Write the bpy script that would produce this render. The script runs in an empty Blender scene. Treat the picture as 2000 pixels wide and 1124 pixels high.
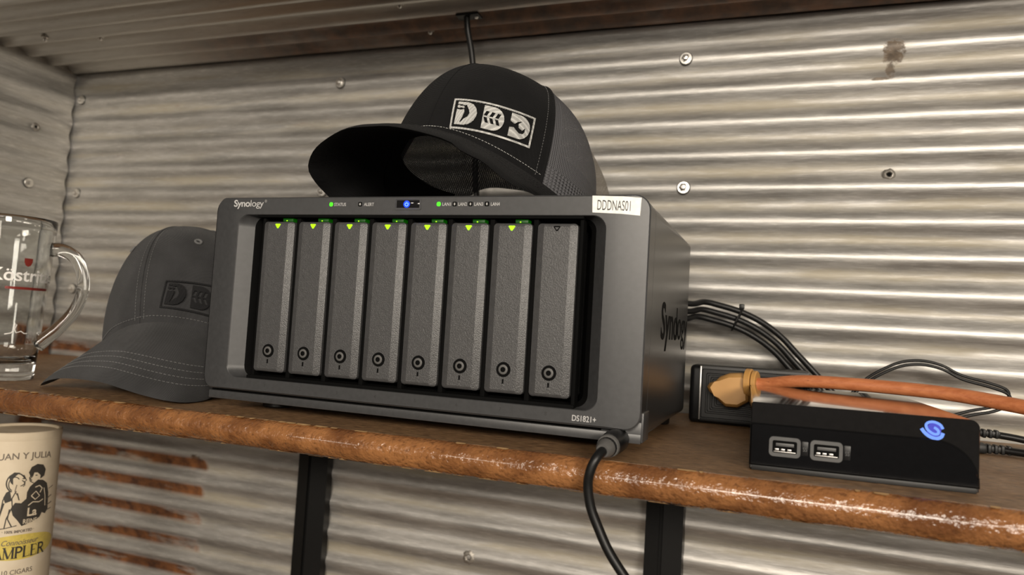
import bpy, bmesh, math, random
import numpy as np
from mathutils import Vector, Matrix

random.seed(4)
S = 0.001                      # everything below is written in millimetres
scene = bpy.context.scene
COL = scene.collection
R = math.radians

# ------------------------------------------------------------------ camera
YAW, PIT, ROL, FPX = 0.348816, 0.0574920, 0.0597567, 1422.69
cy_, sy_, cp_, sp_ = math.cos(YAW), math.sin(YAW), math.cos(PIT), math.sin(PIT)
Fv = Vector((-sy_ * cp_, cy_ * cp_, sp_)); R0 = Vector((cy_, sy_, 0)); U0 = R0.cross(Fv)
Rv = math.cos(ROL) * R0 + math.sin(ROL) * U0
Uv = -math.sin(ROL) * R0 + math.cos(ROL) * U0
cam_d = bpy.data.cameras.new('camera'); cam = bpy.data.objects.new('camera', cam_d); COL.objects.link(cam)
mw = Matrix.Identity(4)
for i in range(3):
    mw[i][0], mw[i][1], mw[i][2] = Rv[i], Uv[i], -Fv[i]
mw.translation = Vector((418.907, -453.327, 76.135)) * S
cam.matrix_world = mw
cam_d.sensor_width = 36; cam_d.lens = FPX / 2000 * 36; cam_d.clip_start = 0.01
cam_d.dof.use_dof = True; cam_d.dof.focus_distance = 0.54; cam_d.dof.aperture_fstop = 8.0
scene.camera = cam

# ------------------------------------------------------------------ light
vs = scene.view_settings
scene.display_settings.display_device = 'sRGB'
vs.view_transform = 'Standard'; vs.look = 'None'; vs.gamma = 1; vs.exposure = 0.08; vs.use_curve_mapping = False
world = bpy.data.worlds.new('world'); scene.world = world; world.use_nodes = True
bg = world.node_tree.nodes['Background']
bg.inputs[0].default_value = (1.0, 0.91, 0.82, 1); bg.inputs[1].default_value = 0.075

def area(name, loc, aim, w, h, power, col=(1, .90, .77)):
    d = bpy.data.lights.new(name, 'AREA'); d.shape = 'RECTANGLE'; d.size = w; d.size_y = h; d.energy = power; d.color = col
    o = bpy.data.objects.new(name, d); COL.objects.link(o); o.location = loc
    o.rotation_euler = (Vector(aim) - Vector(loc)).to_track_quat('-Z', 'Y').to_euler()
    return o
area('room_lamp_right', (1.75, -2.3, 0.63), (0.35, 0.1, 0.1), 0.8, 0.5, 54)
area('room_lamp_middle', (0.55, -2.7, 0.74), (0.2, 0.1, 0.1), 1.0, 0.3, 27)
area('room_lamp_far', (0.9, -3.6, 0.98), (0.3, 0.2, 0.2), 1.2, 0.3, 20)
area('ceiling_fill_low', (0.7, -2.5, 0.20), (0, 0.3, 0.4), 0.3, 0.3, 3.0)  # low fill with no real fixture, added to brighten the ceiling ridges

for lx, lz, lw in ((-1.5, .66, 1.8), (-0.75, .86, 2.2), (-0.1, .66, 2.2), (0.95, .88, 2.2), (2.3, .80, 2.2)):
    area('row_lamp', (lx, -2.45, lz), (0.2, 0, 0), .20, .14, lw)

# ------------------------------------------------------------------ nodes / materials
class NT:
    def __init__(self, name):
        self.m = bpy.data.materials.new(name); self.m.use_nodes = True
        self.t = self.m.node_tree; self.p = self.t.nodes['Principled BSDF']
    def n(self, kind, **kw):
        nd = self.t.nodes.new(kind)
        for k, v in kw.items(): setattr(nd, k, v)
        return nd
    def lk(self, a, b): self.t.links.new(a, b)
    def put(self, sock, v):
        if isinstance(v, bpy.types.NodeSocket): self.lk(v, sock)
        else: sock.default_value = v
    def math(self, op, a, b=0.0, c=None, clamp=False):
        nd = self.n('ShaderNodeMath', operation=op, use_clamp=clamp)
        self.put(nd.inputs[0], a); self.put(nd.inputs[1], b)
        if c is not None: self.put(nd.inputs[2], c)
        return nd.outputs[0]
    def pos(self):
        g = self.n('ShaderNodeTexCoord'); s = self.n('ShaderNodeSeparateXYZ'); self.lk(g.outputs['Object'], s.inputs[0])
        return g.outputs['Object'], s.outputs
    def noise(self, co, scale, detail=4.0, rough=.55, sc3=(1, 1, 1), off=(0, 0, 0)):
        mp = self.n('ShaderNodeMapping'); self.lk(co, mp.inputs[0])
        mp.inputs['Scale'].default_value = sc3; mp.inputs['Location'].default_value = off
        nd = self.n('ShaderNodeTexNoise'); self.lk(mp.outputs[0], nd.inputs['Vector'])
        nd.inputs['Scale'].default_value = scale; nd.inputs['Detail'].default_value = detail; nd.inputs['Roughness'].default_value = rough
        return nd.outputs['Fac']
    def ramp(self, f, lo, hi, a=0.0, b=1.0):
        nd = self.n('ShaderNodeMapRange'); nd.clamp = True
        self.put(nd.inputs[0], f)
        for i, v in enumerate((lo, hi, a, b)): self.put(nd.inputs[1 + i], v)
        return nd.outputs[0]
    def mix(self, f, a, b):
        nd = self.n('ShaderNodeMix', data_type='RGBA')
        self.put(nd.inputs[0], f)
        for s, v in ((nd.inputs[6], a), (nd.inputs[7], b)):
            if isinstance(v, bpy.types.NodeSocket): self.lk(v, s)
            else: s.default_value = (*v, 1)
        return nd.outputs[2]
    def bump(self, h, strength, dist):
        nd = self.n('ShaderNodeBump'); self.lk(h, nd.inputs['Height'])
        nd.inputs['Strength'].default_value = strength; nd.inputs['Distance'].default_value = dist
        self.lk(nd.outputs[0], self.p.inputs['Normal'])
    def set(self, **kw):
        for k, v in kw.items():
            s = self.p.inputs[k.replace('_', ' ')]
            if isinstance(v, tuple) and len(v) == 3: v = (*v, 1)
            self.put(s, v)

def plain(name, col, rough=.5, metal=0.0, coat=0.0, grain=0.0, gscale=900, spec=None):
    t = NT(name); co, xyz = t.pos()
    f = t.noise(co, 260, 3)
    t.set(Base_Color=t.mix(t.ramp(f, .3, .7), tuple(c * .9 for c in col), tuple(min(1, c * 1.1) for c in col)), Roughness=rough, Metallic=metal, Coat_Weight=coat)
    if spec is not None: t.set(Specular_IOR_Level=spec)
    if grain: t.bump(t.noise(co, gscale, 3), grain, 0.0006)
    return t.m
def emit(name, col, strength):
    t = NT(name); t.set(Base_Color=tuple(c * .02 for c in col), Emission_Color=col, Emission_Strength=strength)
    return t.m

PITCH, RIDGE = 35.3, 379.4
def galvanised(name, axis, ph, spots=(), rusty=None, base=(.52, .505, .48), dull=.49, dirt=.62, wear=.42):
    """Zinc-coated corrugated sheet: spangle streaks along the ribs, yellow dirt in the valleys, rust where it stands."""
    t = NT(name); co, xyz = t.pos()
    ax = xyz[axis]
    wv = t.math('COSINE', t.math('MULTIPLY', t.math('SUBTRACT', ax, ph * S), 2 * math.pi / (PITCH * S)))     # 1 on ridge, -1 in valley
    valley = t.ramp(wv, 0.1, -0.8)
    stretch = (9, 1, 85) if axis == 2 and name.endswith('back') else ((1, 9, 85) if axis == 2 else (7, 85, 1))
    streak = t.noise(co, 1.0, 6, .62, stretch)
    fine = t.noise(co, 1.0, 5, .65, tuple(6 * s for s in stretch), (3, 1, 2))
    blot = t.noise(co, 9, 5, .6)
    col = t.mix(t.ramp(streak, .35, .68), tuple(c * (1 - wear * .7) for c in base), base)
    col = t.mix(t.math('MULTIPLY', t.ramp(fine, .52, .70), wear), col, (.78, .76, .72))
    col = t.mix(t.math('MULTIPLY', t.ramp(fine, .46, .32), wear), col, (.30, .275, .24))
    yel = t.math('MULTIPLY', valley, t.ramp(t.noise(co, 1.0, 4, .6, tuple(s * .7 for s in stretch), (7, 5, 1)), .40, .62))
    col = t.mix(t.math('MULTIPLY', yel, dirt), col, (.33, .285, .195))
    metal = t.math('SUBTRACT', .82, t.math('ADD', t.math('MULTIPLY', yel, .30), t.math('MULTIPLY', valley, .08)))
    rough = t.math('ADD', t.ramp(streak, .3, .7, dull - .05, dull + .07), t.math('ADD', t.math('MULTIPLY', yel, .10), t.math('MULTIPLY', valley, .06)))
    rust = None; stain = None
    if rusty: rust = rusty(t, co, xyz, wv, valley, streak, blot, stretch)
    for (a, b, ra, rb, amt) in spots:
        d = t.math('ADD', t.math('POWER', t.math('DIVIDE', t.math('SUBTRACT', xyz[0], a * S), ra * S), 2.0),
                   t.math('POWER', t.math('DIVIDE', t.math('SUBTRACT', xyz[axis], b * S), rb * S), 2.0))
        d = t.math('ADD', d, t.math('MULTIPLY', t.math('SUBTRACT', t.noise(co, 160, 4, .65), .5), 3.2))
        m = t.math('MULTIPLY', t.ramp(d, 1.2, .5), amt)
        stain = m if stain is None else t.math('MAXIMUM', stain, m)
    if stain is not None:
        col = t.mix(stain, col, t.mix(t.ramp(t.noise(co, 90, 4), .35, .65), (.055, .038, .024), (.17, .125, .085)))
        metal = t.math('MULTIPLY', metal, t.math('SUBTRACT', 1.0, stain))
    if rust is not None:
        rc = t.mix(t.ramp(t.noise(co, 60, 4), .35, .65), (.060, .022, .008), (.20, .075, .022))
        col = t.mix(rust, col, rc)
        metal = t.math('MULTIPLY', metal, t.math('SUBTRACT', 1.0, rust))
        rough = t.math('ADD', rough, t.math('MULTIPLY', rust, .35), clamp=True)
    t.set(Base_Color=col, Metallic=metal, Roughness=rough)
    t.bump(t.noise(co, 1.0, 4, .6, tuple(2.5 * s for s in stretch)), .25, .0012)
    return t.m

def rust_back(t, co, xyz, wv, valley, streak, blot, stretch):
    sh = t.math('COSINE', t.math('MULTIPLY', t.math('SUBTRACT', xyz[2], (RIDGE - 13) * S), 2 * math.pi / (PITCH * S)))
    band = t.ramp(sh, -.35, .6)
    n = t.noise(co, 1.0, 5, .6, (9, 1, 42), (2, 0, 5))
    end = t.math('ADD', xyz[0], t.math('MULTIPLY', t.math('SUBTRACT', blot, .5), .03))
    low = t.math('MULTIPLY', t.ramp(end, -.283, -.290), t.ramp(xyz[2], -.095, -.112))
    far = t.math('MULTIPLY', t.ramp(xyz[0], -.40, -.46), t.ramp(xyz[2], .032, .020))
    a = t.math('MULTIPLY', t.math('MULTIPLY', t.math('MAXIMUM', low, far), band), t.ramp(n, .33, .50))
    mid = t.math('MULTIPLY', t.math('MULTIPLY', t.ramp(sh, .5, 1.0), t.ramp(t.noise(co, 1.0, 5, .6, (7, 1, 30), (4, 0, 2)), .66, .76)), .55)
    return t.math('MAXIMUM', a, mid)
def rust_left(t, co, xyz, wv, valley, streak, blot, stretch):
    return t.math('MULTIPLY', t.ramp(t.math('ADD', xyz[2], t.math('MULTIPLY', blot, .02)), .058, .050), t.ramp(xyz[1], .285, .295))
def rust_ceiling(t, co, xyz, wv, valley, streak, blot, stretch):
    n = t.noise(co, 1.0, 5, .62, (4, 14, 1), (2, 0, 5))
    back = t.ramp(t.math('ADD', xyz[1], t.math('MULTIPLY', blot, .05)), .262, .300)
    a = t.math('MULTIPLY', t.math('MULTIPLY', back, t.ramp(xyz[0], -.42, -.15)), t.ramp(n, .15, .5))
    return t.math('MULTIPLY', a, .85)

M = {}
M['wall_back'] = galvanised('zinc_back', 2, RIDGE, spots=[(519.6, 374, 10, 13, .95), (517, 355, 5, 9, .85), (507, 345.5, 9, 1.6, .8), (-301, -121, 9, 6, 1)], rusty=rust_back)
M['wall_left'] = galvanised('zinc_left', 2, RIDGE, rusty=rust_left, dirt=.25, dull=.50)
M['ceiling'] = galvanised('zinc_ceiling', 1, 220, rusty=rust_ceiling, dull=.34, dirt=.2, wear=.22, base=(.70, .675, .63))  # base lighter than the walls' same zinc, standing in for missing light
M['zinc'] = plain('screw_zinc', (.72, .70, .66), .32, 1.0)
M['rubber'] = plain('rubber', (.03, .03, .03), .7)
M['bezel'] = plain('bezel_plastic', (.045, .0455, .047), .36, grain=.05, gscale=2500)
M['chassis'] = plain('chassis_metal', (.022, .022, .022), .32, 0.0, grain=.04, gscale=2500)
M['tray'] = plain('tray_plastic', (.058, .0575, .0585), .33, grain=.5, gscale=1300)
M['black'] = plain('black_plastic', (.008, .008, .008), .45)
M['seam'] = plain('seam_black', (.0025, .0025, .0025), .8, spec=.08)
M['gloss'] = plain('gloss_black', (.008, .0075, .0075), .08, coat=.5, grain=.02, gscale=300)
M['satin'] = plain('satin_black', (.0045, .0045, .005), .38, spec=.3)
M['cable'] = plain('cable_black', (.006, .006, .006), .42, spec=.35)
M['greyplug'] = plain('strain_relief_grey', (.085, .083, .08), .5)
M['grey'] = plain('grey_plastic', (.062, .062, .062), .45)
M['panel'] = plain('panel_black', (.0035, .0035, .004), .13, spec=.32)
M['steel'] = plain('steel', (.30, .29, .28), .35, 1.0)
M['white'] = plain('white_ink', (.46, .455, .45), .6)
M['dimwhite'] = plain('dim_ink', (.36, .35, .34), .6)
M['darkink'] = plain('dark_ink', (.02, .02, .02), .6)
M['label'] = plain('label_white', (.86, .85, .82), .55)
M['bracket'] = plain('bracket_black', (.005, .005, .005), .35, spec=.3)
M['led_green'] = emit('led_green', (.10, 1.0, .02), 1.0)
M['bay_green'] = emit('bay_green', (.03, 1.0, .0), .045)
M['tri_green'] = emit('triangle_green', (.42, 1.0, .0), 1.5)
M['led_blue'] = emit('led_blue', (.0, .03, 1.0), 3.0)
M['led_icon'] = emit('led_icon', (.25, .50, 1.0), 1.6)
M['logo_blue'] = emit('logo_blue', (.14, .32, 1.0), 1.0)
M['logo_deep'] = emit('logo_deep', (.006, .02, .70), .7)

def cloth(name, col, scale=1400, strength=.5, sheen=.15):
    t = NT(name); co, xyz = t.pos()
    w = t.math('ADD', t.math('SINE', t.math('MULTIPLY', t.math('ADD', xyz[0], xyz[2]), 5200)), t.math('SINE', t.math('MULTIPLY', t.math('SUBTRACT', xyz[1], xyz[2]), 5200)))
    f = t.noise(co, 45, 4)
    t.set(Base_Color=t.mix(t.ramp(f, .3, .7), tuple(c * .82 for c in col), tuple(c * 1.15 for c in col)), Roughness=.95, Sheen_Weight=sheen, Specular_IOR_Level=.15)
    t.bump(t.math('ADD', w, t.math('MULTIPLY', t.noise(co, scale, 2), 2.0)), strength, .0003)
    return t.m
M['blackcloth'] = cloth('black_twill', (.0075, .0075, .008), sheen=.02)
M['greycloth'] = cloth('washed_grey_twill', (.037, .037, .0385), sheen=.08)
M['thread_white'] = cloth('white_thread', (.60, .60, .58), strength=.9)
M['thread_black'] = cloth('black_thread', (.014, .014, .015), strength=.8, sheen=.05)
M['thread_grey'] = cloth('grey_thread', (.15, .15, .15))
def netting(name, col, thr=.82, nu=150, nv=62):
    t = NT(name)
    uv = t.n('ShaderNodeTexCoord'); sp = t.n('ShaderNodeSeparateXYZ'); t.lk(uv.outputs['UV'], sp.inputs[0])
    u = t.math('MULTIPLY', sp.outputs[0], 2 * math.pi * nu); v = t.math('MULTIPLY', sp.outputs[1], 2 * math.pi * nv)
    wv = t.math('MULTIPLY', t.math('SINE', t.math('ADD', u, v)), t.math('SINE', t.math('SUBTRACT', u, v)))
    hole = t.ramp(wv, thr, thr + .08)
    t.set(Base_Color=t.mix(t.ramp(wv, -.2, .7), col, tuple(c * .30 for c in col)), Roughness=.8, Specular_IOR_Level=.3, Alpha=t.math('SUBTRACT', 1.0, hole))
    t.bump(wv, .5, .0008)
    return t.m
M['net'] = netting('charcoal_netting', (.115, .115, .124))
M['net_open'] = netting('wall_tinted_netting', (.34, .31, .27), .25)  # tan tint paints in the bright wall showing through the charcoal mesh
M['hem'] = netting('open_netting_hem', (.10, .10, .108), .45, 75, 36)

def make_shelf_mats():
    t = NT('shelf_top'); co, xyz = t.pos()
    g = t.noise(co, 1.0, 6, .72, (110, 420, 110)); b = t.noise(co, 14, 5, .6)
    c = t.mix(t.ramp(g, .35, .66), (.085, .045, .021), (.46, .27, .135))
    c = t.mix(t.math('MULTIPLY', t.ramp(b, .45, .7), .5), c, (.13, .070, .033))
    c = t.mix(t.math('MULTIPLY', t.ramp(t.noise(co, 1.0, 3, .7, (500, 900, 500)), .66, .72), .5), c, (.40, .26, .13))
    t.set(Base_Color=c, Roughness=t.ramp(b, .3, .7, .38, .58)); t.bump(g, .6, .0010)
    M['shelf_top'] = t.m
    t = NT('shelf_edge'); co, xyz = t.pos()
    b = t.noise(co, 34, 4, .55); sm = t.noise(co, 330, 2, .5); s2 = t.noise(co, 150, 2, .5, (1, 1, 1), (3, 1, 0))
    c = t.mix(t.ramp(b, .32, .68), (.15, .058, .020), (.31, .135, .048))
    c = t.mix(t.math('MULTIPLY', t.ramp(sm, .42, .28), .6), c, (.085, .032, .012))
    c = t.mix(t.math('MULTIPLY', t.ramp(b, .55, .38), .35), c, (.10, .038, .014))
    t.set(Base_Color=c, Roughness=.22, Coat_Weight=.5, Coat_Roughness=.10)
    t.bump(t.math('ADD', sm, t.math('MULTIPLY', s2, 1.1)), .50, .0026)
    M['shelf_edge'] = t.m
    t = NT('chipped_veneer'); co, xyz = t.pos()
    t.set(Base_Color=t.mix(t.noise(co, 180, 3), (.38, .20, .075), (.72, .47, .22)), Roughness=.7)
    M['chip'] = t.m
    t = NT('room_floor'); co, xyz = t.pos()
    t.set(Base_Color=t.mix(t.noise(co, 3, 4), (.03, .02, .014), (.06, .04, .028)), Roughness=.6)
    M['floor'] = t.m
make_shelf_mats()
def make_misc():
    t = NT('clear_glass'); t.set(Base_Color=(.97, .985, .98, 1), Roughness=.01, IOR=1.48, Transmission_Weight=1.0); M['glass'] = t.m
    t = NT('orange_cord'); co, xyz = t.pos()
    n = t.noise(co, 1.0, 5, .6, (60, 300, 300)); c = t.mix(t.ramp(n, .3, .7), (.40, .120, .042), (.56, .200, .078))
    c = t.mix(t.math('MULTIPLY', t.ramp(t.noise(co, 1.0, 4, .6, (45, 420, 420), (3, 2, 1)), .64, .72), .6), c, (.12, .035, .014))
    t.set(Base_Color=c, Roughness=.5); t.bump(n, .4, .0006); M['orange'] = t.m
    t = NT('tan_plug'); co, xyz = t.pos()
    t.set(Base_Color=t.mix(t.noise(co, 40, 3), (.40, .20, .05), (.52, .28, .085)), Roughness=.45); M['tan'] = t.m
    t = NT('label_paper'); co, xyz = t.pos()
    c = t.mix(t.ramp(t.noise(co, 30, 5), .3, .7), (.60, .50, .36), (.72, .63, .48))
    t.set(Base_Color=c, Roughness=.5); t.bump(t.noise(co, 60, 3), .2, .0008); M['paper'] = t.m
    M['yellow'] = plain('yellow_ink', (.60, .47, .10), .55)
    M['ink'] = plain('label_ink', (.035, .03, .024), .6)
    M['midink'] = plain('label_grey_ink', (.16, .13, .10), .6)
    M['red'] = plain('red_print', (.20, .025, .018), .4)
    M['frost'] = plain('white_print', (.85, .82, .78), .5)
make_misc()

# ------------------------------------------------------------------ mesh helpers (local coordinates in mm)
class MB:
    def __init__(self): self.v, self.f, self.mi, self.uv = [], [], [], {}
    def add(self, vs, fs, mi=0):
        o = len(self.v); self.v += [tuple(p) for p in vs]; self.f += [tuple(i + o for i in f) for f in fs]; self.mi += [mi] * len(fs); return self
    def loft(self, loops, closed=True, cap0=False, cap1=False, mi=0):
        n = len(loops[0]); vs = [p for l in loops for p in l]; fs = []
        for a in range(len(loops) - 1):
            for i in range(n if closed else n - 1):
                j = (i + 1) % n
                fs.append((a * n + i, a * n + j, (a + 1) * n + j, (a + 1) * n + i))
        if cap0: fs.append(tuple(reversed(range(n))))
        if cap1: fs.append(tuple((len(loops) - 1) * n + i for i in range(n)))
        return self.add(vs, fs, mi)
    def box(self, x0, x1, y0, y1, z0, z1, bev=0.0, seg=2, mi=0):
        bm = bmesh.new(); bmesh.ops.create_cube(bm, size=1)
        for v in bm.verts: v.co = Vector(((x0 + x1) / 2 + v.co.x * (x1 - x0), (y0 + y1) / 2 + v.co.y * (y1 - y0), (z0 + z1) / 2 + v.co.z * (z1 - z0)))
        if bev: bmesh.ops.bevel(bm, geom=list(bm.edges), offset=bev, segments=seg, affect='EDGES', profile=.5)
        return self.bm(bm, mi)
    def bm(self, bm, mi=0):
        bm.verts.index_update()
        self.add([v.co[:] for v in bm.verts], [[v.index for v in f.verts] for f in bm.faces], mi); bm.free(); return self
    def tube(self, pts, r, n=10, caps=True, mi=0):
        pts = [Vector(p) for p in pts]; loops = []
        t0 = (pts[1] - pts[0]).normalized(); up = Vector((0, 0, 1)) if abs(t0.z) < .9 else Vector((0, 1, 0))
        nrm = t0.cross(up).normalized()
        for i, p in enumerate(pts):
            t = (pts[min(i + 1, len(pts) - 1)] - pts[max(i - 1, 0)]).normalized()
            nrm = (nrm - t * nrm.dot(t)).normalized(); b = t.cross(nrm)
            rr = r[i] if isinstance(r, (list, tuple)) else r
            loops.append([p + (nrm * math.cos(2 * math.pi * k / n) + b * math.sin(2 * math.pi * k / n)) * rr for k in range(n)])
        return self.loft(loops, True, caps, caps, mi)
    def lathe(self, prof, n=48, c=(0, 0), cap0=False, cap1=False, mi=0):
        return self.loft([[(c[0] + r * math.cos(2 * math.pi * k / n), c[1] + r * math.sin(2 * math.pi * k / n), z) for k in range(n)] for r, z in prof], True, cap0, cap1, mi)
    def xf(self, f): self.v = [tuple(f(Vector(p))) for p in self.v]; return self

def obj(name, mb, mats, parent=None, smooth=True, loc=(0, 0, 0), angle=40):
    me = bpy.data.meshes.new(name)
    me.from_pydata([(x * S, y * S, z * S) for x, y, z in mb.v], [], mb.f)
    for m in (mats if isinstance(mats, (list, tuple)) else [mats]): me.materials.append(m)
    me.polygons.foreach_set('material_index', mb.mi)
    if mb.uv:
        l = me.uv_layers.new(name='UVMap')
        for p in me.polygons:
            for li in p.loop_indices: l.data[li].uv = mb.uv[me.loops[li].vertex_index]
    me.validate()
    bm = bmesh.new(); bm.from_mesh(me); bmesh.ops.recalc_face_normals(bm, faces=bm.faces)
    if smooth:
        for f in bm.faces: f.smooth = True
        for e in bm.edges:
            if len(e.link_faces) == 2 and e.calc_face_angle(0) > R(angle): e.smooth = False
    bm.to_mesh(me); bm.free()
    o = bpy.data.objects.new(name, me); COL.objects.link(o); o.location = Vector(loc) * S
    if parent is not None: o.parent = parent
    return o
def tag(o, label=None, cat=None, group=None, kind=None):
    for k, v in (('label', label), ('category', cat), ('group', group), ('kind', kind)):
        if v: o[k] = v
    return o
def thing(name, label, cat, loc=(0, 0, 0), rot=None, group=None):
    o = bpy.data.objects.new(name, None); COL.objects.link(o); o.location = Vector(loc) * S; o.empty_display_size = .02
    if rot is not None: o.rotation_euler = rot
    return tag(o, label, cat, group)
def off(mb, d): return mb.xf(lambda p: p - Vector(d))
def smoothpath(pts, k=6):
    P = [Vector(p) for p in pts]; out = []
    for i in range(len(P) - 1):
        a, b, c, d = P[max(i - 1, 0)], P[i], P[i + 1], P[min(i + 2, len(P) - 1)]
        for j in range(k):
            t = j / k
            out.append(.5 * ((2 * b) + (c - a) * t + (2 * a - 5 * b + 4 * c - d) * t * t + (3 * b - a - 3 * c + d) * t ** 3))
    return out + [P[-1]]
def rrect(x0, x1, z0, z1, r, n=6, y=0.0):
    out = []
    for cx, cz, a0 in ((x1 - r, z0 + r, -90), (x1 - r, z1 - r, 0), (x0 + r, z1 - r, 90), (x0 + r, z0 + r, 180)):
        for i in range(n + 1):
            a = R(a0 + 90 * i / n); out.append((cx + r * math.cos(a), y, cz + r * math.sin(a)))
    return out
def flat2d(splines, ext=0.0, maxlen=None):
    """Filled outlines (even-odd) -> MB lying in x, y (z = height)."""
    cu = bpy.data.curves.new('outline', 'CURVE'); cu.dimensions = '2D'; cu.fill_mode = 'BOTH'; cu.extrude = ext
    for pts in splines:
        s = cu.splines.new('POLY'); s.points.add(len(pts) - 1); s.use_cyclic_u = True
        for i, p in enumerate(pts): s.points[i].co = (p[0], p[1], 0, 1)
    return from_curve(cu, maxlen)
def text2d(body, size, ext=0.0, bold=0.0, align='LEFT', sx=1.0, maxlen=None, space=1.0):
    cu = bpy.data.curves.new('lettering', 'FONT'); cu.body = body; cu.size = size; cu.extrude = ext; cu.offset = bold; cu.align_x = align
    cu.resolution_u = 4; cu.space_character = space
    mb = from_curve(cu, maxlen); mb.xf(lambda p: Vector((p.x * sx, p.y, p.z))); return mb
def from_curve(cu, maxlen=None):
    o = bpy.data.objects.new('tmp', cu); COL.objects.link(o)
    dg = bpy.context.evaluated_depsgraph_get(); dg.update()
    me = bpy.data.meshes.new_from_object(o.evaluated_get(dg))
    bm = bmesh.new(); bm.from_mesh(me)
    if maxlen:
        bmesh.ops.triangulate(bm, faces=bm.faces[:])
        for _ in range(6):
            es = [e for e in bm.edges if e.calc_length() > maxlen]
            if not es: break
            bmesh.ops.subdivide_edges(bm, edges=es, cuts=1)
            bmesh.ops.triangulate(bm, faces=[f for f in bm.faces if len(f.verts) > 3])
    mb = MB(); mb.bm(bm)
    bpy.data.objects.remove(o); bpy.data.meshes.remove(me); bpy.data.curves.remove(cu)
    return mb
def stroke(pts, w):
    """A flat ribbon outline along 2D points (w: width or list of widths)."""
    P = [Vector((p[0], p[1])) for p in pts]; L, Rr = [], []
    for i, p in enumerate(P):
        t = (P[min(i + 1, len(P) - 1)] - P[max(i - 1, 0)]).normalized(); n = Vector((-t.y, t.x))
        ww = (w[i] if isinstance(w, (list, tuple)) else w) / 2
        L.append(p + n * ww); Rr.append(p - n * ww)
    return [(q.x, q.y) for q in L + Rr[::-1]]
def arc(cx, cy, rx, ry, a0, a1, n=12): return [(cx + rx * math.cos(R(a0 + (a1 - a0) * i / n)), cy + ry * math.sin(R(a0 + (a1 - a0) * i / n))) for i in range(n + 1)]
def on_front(mb, x, z, y): return mb.xf(lambda p: Vector((x + p.x, y - p.z, z + p.y)))    # x,y plane -> wall facing -y

# ------------------------------------------------------------------ the setting
YW, XL, ZC, AMP = 331.4, -580.0, 419.0, 3.3
def corr(q, ph): return AMP * (1 - math.cos(2 * math.pi * (q - ph) / PITCH))
def lump(a, b): return .55 * math.sin(a * .021 + b * .013) + .4 * math.sin(a * .047 - b * .031 + 1.3) + .3 * math.sin(a * .013 + b * .057 + 4)
def sheet(a0, a1, na, b0, b1, ph, fn, step=PITCH / 16):
    nb = int((b1 - b0) / step); mb = MB(); vs = []; fs = []
    for j in range(nb + 1):
        b = b0 + (b1 - b0) * j / nb
        for i in range(na + 1):
            a = a0 + (a1 - a0) * i / na; vs.append(fn(a, b, corr(b, ph)))
    for j in range(nb):
        for i in range(na): k = j * (na + 1) + i; fs.append((k, k + 1, k + na + 2, k + na + 1))
    return mb.add(vs, fs)
wall = tag(obj('wall_back', sheet(XL - 28, 1250, 62, -520, ZC + 9, RIDGE, lambda a, b, c: (a, YW + c + lump(a, b) * .5, b)), M['wall_back'], angle=80), kind='structure')
walll = tag(obj('wall_left', sheet(-60, YW - 2.5, 26, -520, ZC + 9, RIDGE, lambda a, b, c: (XL - c * .75 - .8 * lump(a, b), a, b)), M['wall_left'], angle=80), kind='structure')
ceil = tag(obj('ceiling', sheet(XL - 10, 1250, 60, 186, YW + 12, 220, lambda a, b, c: (a, b, ZC + c * 1.5 + lump(a, b) * .3)), M['ceiling'], angle=80), kind='structure')
obj('overlapping_sheet', sheet(XL - 10, 160, 40, 90, 197, 220, lambda a, b, c: (a, b, ZC - 3.5 + c * 1.5 + lump(a, b) * .3)), M['ceiling'], ceil, angle=80)
tag(obj('floor', MB().add([(-2600, -4200, -1250), (3400, -4200, -1250), (3400, 900, -1250), (-2600, 900, -1250)], [(0, 1, 2, 3)]), M['floor'], smooth=False), kind='structure')

def screw_meshes():
    w = MB(); w.lathe([(0, 1.9), (6.2, 1.7), (6.6, 1.2), (6.6, 0)], 28)
    h = MB(); h.lathe([(0, 5.6), (2.4, 5.3), (3.4, 4.6), (3.5, 2.6), (4.6, 2.3), (4.8, 1.7)], 6)
    s = MB(); s.lathe([(0, .5), (7.2, .4), (7.3, -.8)], 28)
    return w, h, s
def screw(parent, loc, nrm):
    q = Vector(nrm).to_track_quat('Z', 'Y').to_euler()
    w, h, s = screw_meshes()
    if not hasattr(screw, 'src'):
        screw.src = (obj('screw', h, M['zinc'], parent, angle=25), obj('washer', w, M['zinc']), obj('rubber_seal', s, M['rubber']))
        a, b, c = screw.src; b.parent = a; c.parent = a
    else:
        a = screw.src[0].copy(); COL.objects.link(a); a.parent = parent
        for ch in screw.src[1:]:
            d = ch.copy(); COL.objects.link(d); d.parent = a
    a.location = Vector(loc) * S; a.rotation_euler = q
    return a
for x, z in ((317.8, 379.4), (321.5, 238.2), (-117.5, 379.4), (-132.9, 238.2), (-568.3, 380.4), (-560.7, 239.2), (-551.3, 97.5)):
    screw(wall, (x, YW - .4, z), (0, -1, 0))
screw(walll, (XL + .6, 270.4, 242), (1, 0, 0))
def hole(parent, loc, rot, r0=5):
    mb = MB(); pr = [(r0 * .38, -1.5), (r0 * .42, .2), (r0 * .6, 1.0), (r0 * .8, .8), (r0 * 1.05, .0), (r0 * 1.2, -.6)]
    mb.lathe(pr, 22); mb.xf(lambda p: Vector((p.x * (1 + .12 * math.sin(p.y * 2)), p.y * (1 + .1 * math.sin(p.x)), p.z)))
    o = obj('punched_hole', mb, M['zinc_dark'], parent); d = MB(); d.lathe([(0, -.2), (r0 * .42, -.2)], 16)
    obj('dark_opening', d, M['seam'], o); o.location = Vector(loc) * S; o.rotation_euler = rot; return o
M['zinc_dark'] = plain('weathered_zinc', (.30, .28, .25), .5, .8)
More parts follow.
